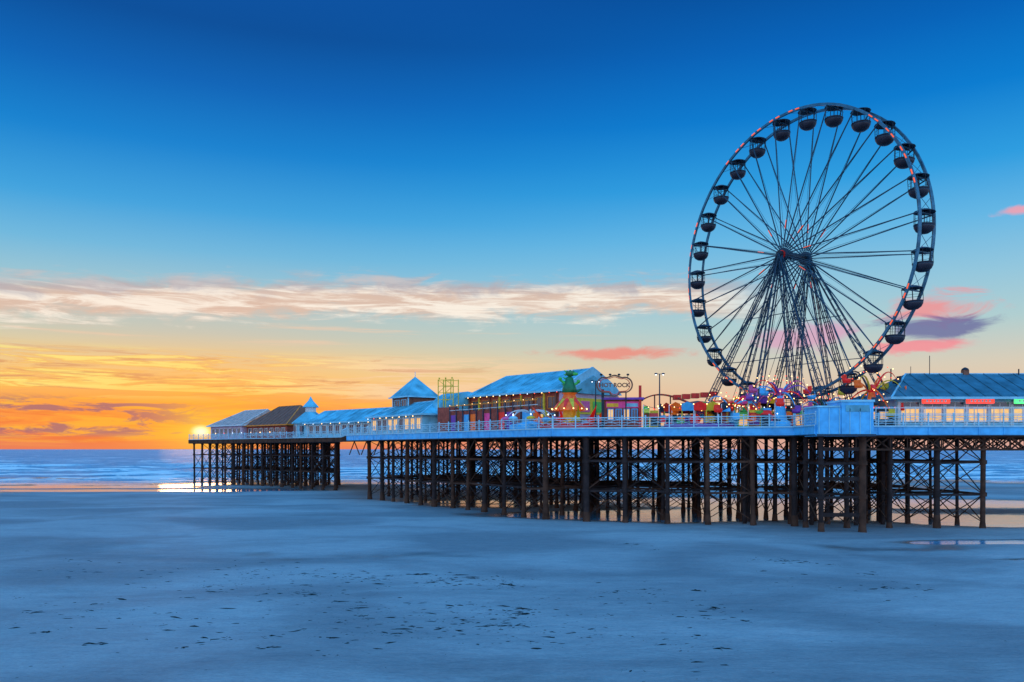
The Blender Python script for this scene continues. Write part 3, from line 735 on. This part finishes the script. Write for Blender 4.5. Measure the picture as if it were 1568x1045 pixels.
def NO(sa,se,off=0,det=6,rough=.6,dist=0.3):
    cb=nt.nodes.new('ShaderNodeCombineXYZ'); put(cb.inputs[0],M('MULTIPLY',A,sa)); put(cb.inputs[1],M('MULTIPLY',E,se)); cb.inputs[2].default_value=off
    n=nt.nodes.new('ShaderNodeTexNoise'); n.inputs['Scale'].default_value=1; n.inputs['Detail'].default_value=det; n.inputs['Roughness'].default_value=rough; n.inputs['Distortion'].default_value=dist
    L.new(cb.outputs[0],n.inputs['Vector']); return n.outputs['Fac']
def RAMP(stops):
    n=nt.nodes.new('ShaderNodeValToRGB'); cr=n.color_ramp; cr.interpolation='LINEAR'
    L.new(M('DIVIDE',E,2.0,clamp=True),n.inputs['Fac'])
    for i,(e,c) in enumerate(stops):
        el=cr.elements[i] if i<2 else cr.elements.new(min(1,e/2.0))
        el.position=min(1,e/2.0); el.color=(*lin(c),1)
    return n.outputs['Color']
near=RAMP([(0,(228,124,92)),(2.0,(60,150,220)),(.027,(248,142,66)),(.055,(252,170,78)),(.084,(248,202,126)),(.112,(224,206,162)),(.134,(194,202,188)),(.184,(152,198,212)),(.226,(108,184,222)),(.276,(58,162,222)),(.347,(10,130,208)),(.42,(2,101,184)),(.49,(1,79,155)),(.62,(8,85,170)),(1.0,(50,140,215))])
farr=RAMP([(0,(218,165,152)),(2.0,(60,150,220)),(.04,(234,188,154)),(.09,(218,204,182)),(.14,(176,206,208)),(.19,(146,198,221)),(.25,(100,182,228)),(.31,(45,157,224)),(.39,(6,124,208)),(.47,(2,99,185)),(.55,(1,79,157)),(.66,(8,85,170)),(1.0,(50,140,215))])
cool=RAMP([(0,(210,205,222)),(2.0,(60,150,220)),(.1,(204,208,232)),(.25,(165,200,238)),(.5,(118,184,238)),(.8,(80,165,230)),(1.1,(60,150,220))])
dA=M('ABSOLUTE',M('ADD',A,.40))
sky=MX(SS(.1,.75,dA),near,farr)
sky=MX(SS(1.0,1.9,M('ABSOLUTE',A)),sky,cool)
wob=M('SUBTRACT',NO(7,14,1.3),.5)
fine=NO(9,90,5.1,8,.65,.5); puff=NO(16,45,9.2,8,.62,.8)
def band(c,half,wk):
    dlt=M('ABSOLUTE',M('SUBTRACT',M('ADD',E,M('MULTIPLY',wob,wk)),c)); return M('SUBTRACT',1.0,M('DIVIDE',dlt,half))
cen=M('SUBTRACT',.184,M('MULTIPLY',M('MULTIPLY',A,A),.09))
m1=band(cen,.031,.02)
m1=M('ADD',m1,M('MULTIPLY',M('SUBTRACT',fine,.5),1.3)); m1=M('ADD',m1,M('MULTIPLY',M('SUBTRACT',puff,.5),1.5))
m1=M('MULTIPLY',SS(.0,.7,m1),SS(.36,.2,A))
top1=SS(.0,.022,M('ADD',M('SUBTRACT',E,cen),M('MULTIPLY',M('SUBTRACT',puff,.5),.06)))
c1=MX(SS(.42,.60,fine),lin((222,190,170)),lin((255,242,226)))
c1=MX(M('MULTIPLY',top1,.7),c1,lin((166,166,180)))
sky=MX(M('MULTIPLY',m1,.92),sky,c1)
m2=M('MULTIPLY',SS(.54,.68,NO(3.5,75,3.3,7,.6,.3)),M('MULTIPLY',SS(.11,.13,E),SS(.175,.14,E))); m2=M('MULTIPLY',m2,SS(.25,-.1,A))
sky=MX(M('MULTIPLY',m2,.6),sky,lin((238,204,176)))
gs=NO(7,110,7.7,9,.70,.8)
m3=M('MULTIPLY',SS(.44,.56,gs),M('MULTIPLY',SS(.05,.07,E),SS(.118,.1,E))); m3=M('MULTIPLY',m3,SS(.15,-.15,A))
sky=MX(M('MULTIPLY',m3,.85),sky,MX(SS(-.1,-.35,A),lin((248,212,172)),MX(SS(.48,.60,gs),lin((244,172,84)),lin((255,236,130)))))
m3b=M('MULTIPLY',SS(.52,.62,NO(8,120,27.7,9,.70,.8)),M('MULTIPLY',SS(.05,.07,E),SS(.12,.1,E))); m3b=M('MULTIPLY',m3b,SS(.1,-.2,A))
sky=MX(M('MULTIPLY',m3b,.6),sky,lin((206,140,104)))
m4=M('MULTIPLY',SS(.47,.6,NO(7,90,11.7,9,.70,.8)),M('MULTIPLY',SS(.0,.015,E),SS(.075,.05,E))); m4=M('MULTIPLY',m4,SS(.05,-.3,A))
sky=MX(M('MULTIPLY',m4,.65),sky,lin((254,196,66)))
m4b=M('MULTIPLY',SS(.5,.62,NO(7,80,31.7,9,.68,.8)),M('MULTIPLY',SS(.0,.012,E),SS(.06,.035,E))); m4b=M('MULTIPLY',m4b,SS(.1,-.25,A))
sky=MX(M('MULTIPLY',m4b,.5),sky,lin((230,100,62)))
SA,SE=-.364,.020
rr=M('SQRT',M('ADD',M('POWER',M('SUBTRACT',A,SA),2.0),M('POWER',M('MULTIPLY',M('SUBTRACT',E,SE),1.5),2.0)))
g1=M('POWER',2.718,M('MULTIPLY',rr,-12.0)); g2=SS(.014,.0,rr); g3=M('POWER',2.718,M('MULTIPLY',rr,-30.0))
sky=MX(M('MULTIPLY',g1,.6),sky,lin((254,124,20)))
sky=MX(M('MULTIPLY',g3,.95),sky,lin((255,216,76)))
m5=M('MULTIPLY',SS(.5,.59,NO(13,75,15.2,8,.62,.6)),M('MULTIPLY',SS(.010,.02,E),SS(.062,.048,E))); m5=M('MULTIPLY',m5,SS(-.32,-.46,A))
sky=MX(M('MULTIPLY',m5,.85),sky,lin((160,104,118)))
sky=MX(M('MULTIPLY',g2,.95),sky,(1.7,1.4,.8))
def blob(a,e,wa,we,k=1.6,lo=.0,hi=.45):
    r=M('SQRT',M('ADD',M('POWER',M('DIVIDE',M('SUBTRACT',A,a),wa),2.0),M('POWER',M('DIVIDE',M('SUBTRACT',M('ADD',E,M('MULTIPLY',wob,.01)),e),we),2.0)))
    return SS(lo,hi,M('ADD',M('SUBTRACT',1.0,r),M('MULTIPLY',M('SUBTRACT',puff,.5),k)))
pk=blob(.13,.116,.10,.010,2.0,.0,.7); sky=MX(M('MULTIPLY',pk,.85),sky,lin((236,138,124)))
b1=blob(.48,.155,.07,.022,2.4,.0,.7); sky=MX(M('MULTIPLY',b1,.8),sky,lin((244,140,140)))
b2=blob(.475,.133,.075,.018,2.4,.0,.6); sky=MX(M('MULTIPLY',b2,.85),sky,lin((104,104,158)))
b3=blob(.455,.113,.07,.010,2.2,.0,.6); sky=MX(M('MULTIPLY',b3,.85),sky,lin((246,140,150)))
b4=blob(.35,.128,.075,.022,2.4,.0,.7); sky=MX(M('MULTIPLY',b4,.65),sky,lin((225,150,190)))
b5=blob(.56,.249,.03,.007,2.0,.0,.6); sky=MX(M('MULTIPLY',b5,.8),sky,lin((246,160,170)))
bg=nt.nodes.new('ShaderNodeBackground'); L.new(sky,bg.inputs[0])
fill_gain=M('ADD',1.0,M('ADD',M('MULTIPLY',SS(.6,1.3,E),.9),M('MULTIPLY',SS(1.1,2.2,M('ABSOLUTE',A)),.8)))  # extra brightness added to unseen sky overhead and behind camera, fills sand and fronts
L.new(fill_gain,bg.inputs[1])
st=nt.nodes.new('ShaderNodeTexSky'); st.sky_type='NISHITA'; st.sun_disc=False; st.sun_elevation=math.radians(1.3); st.sun_rotation=2*math.pi-.364
bg2=nt.nodes.new('ShaderNodeBackground'); L.new(st.outputs[0],bg2.inputs[0]); bg2.inputs[1].default_value=0.003
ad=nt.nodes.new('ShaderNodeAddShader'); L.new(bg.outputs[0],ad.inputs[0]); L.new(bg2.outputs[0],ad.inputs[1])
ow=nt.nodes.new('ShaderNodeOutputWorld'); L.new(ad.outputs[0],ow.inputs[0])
sl=bpy.data.lights.new('sun','SUN'); sl.energy=0.12; sl.angle=math.radians(5); sl.color=(1,.5,.2)
so=bpy.data.objects.new('sun',sl); scene.collection.objects.link(so)
dv=Vector((math.sin(-.364),math.cos(-.364),math.tan(math.radians(1.15)))).normalized()
so.rotation_euler=dv.to_track_quat('Z','Y').to_euler()
cam=bpy.data.cameras.new('camera'); co=bpy.data.objects.new('camera',cam); scene.collection.objects.link(co)
co.location=(0,0,EYE); co.rotation_euler=(math.radians(90),0,0)
cam.sensor_width=36; cam.lens=36*F/1568; cam.shift_y=165.5/1568; cam.clip_end=60000; cam.clip_start=.5
scene.camera=co
scene.view_settings.view_transform='Standard'; scene.view_settings.look='None'; scene.view_settings.exposure=0
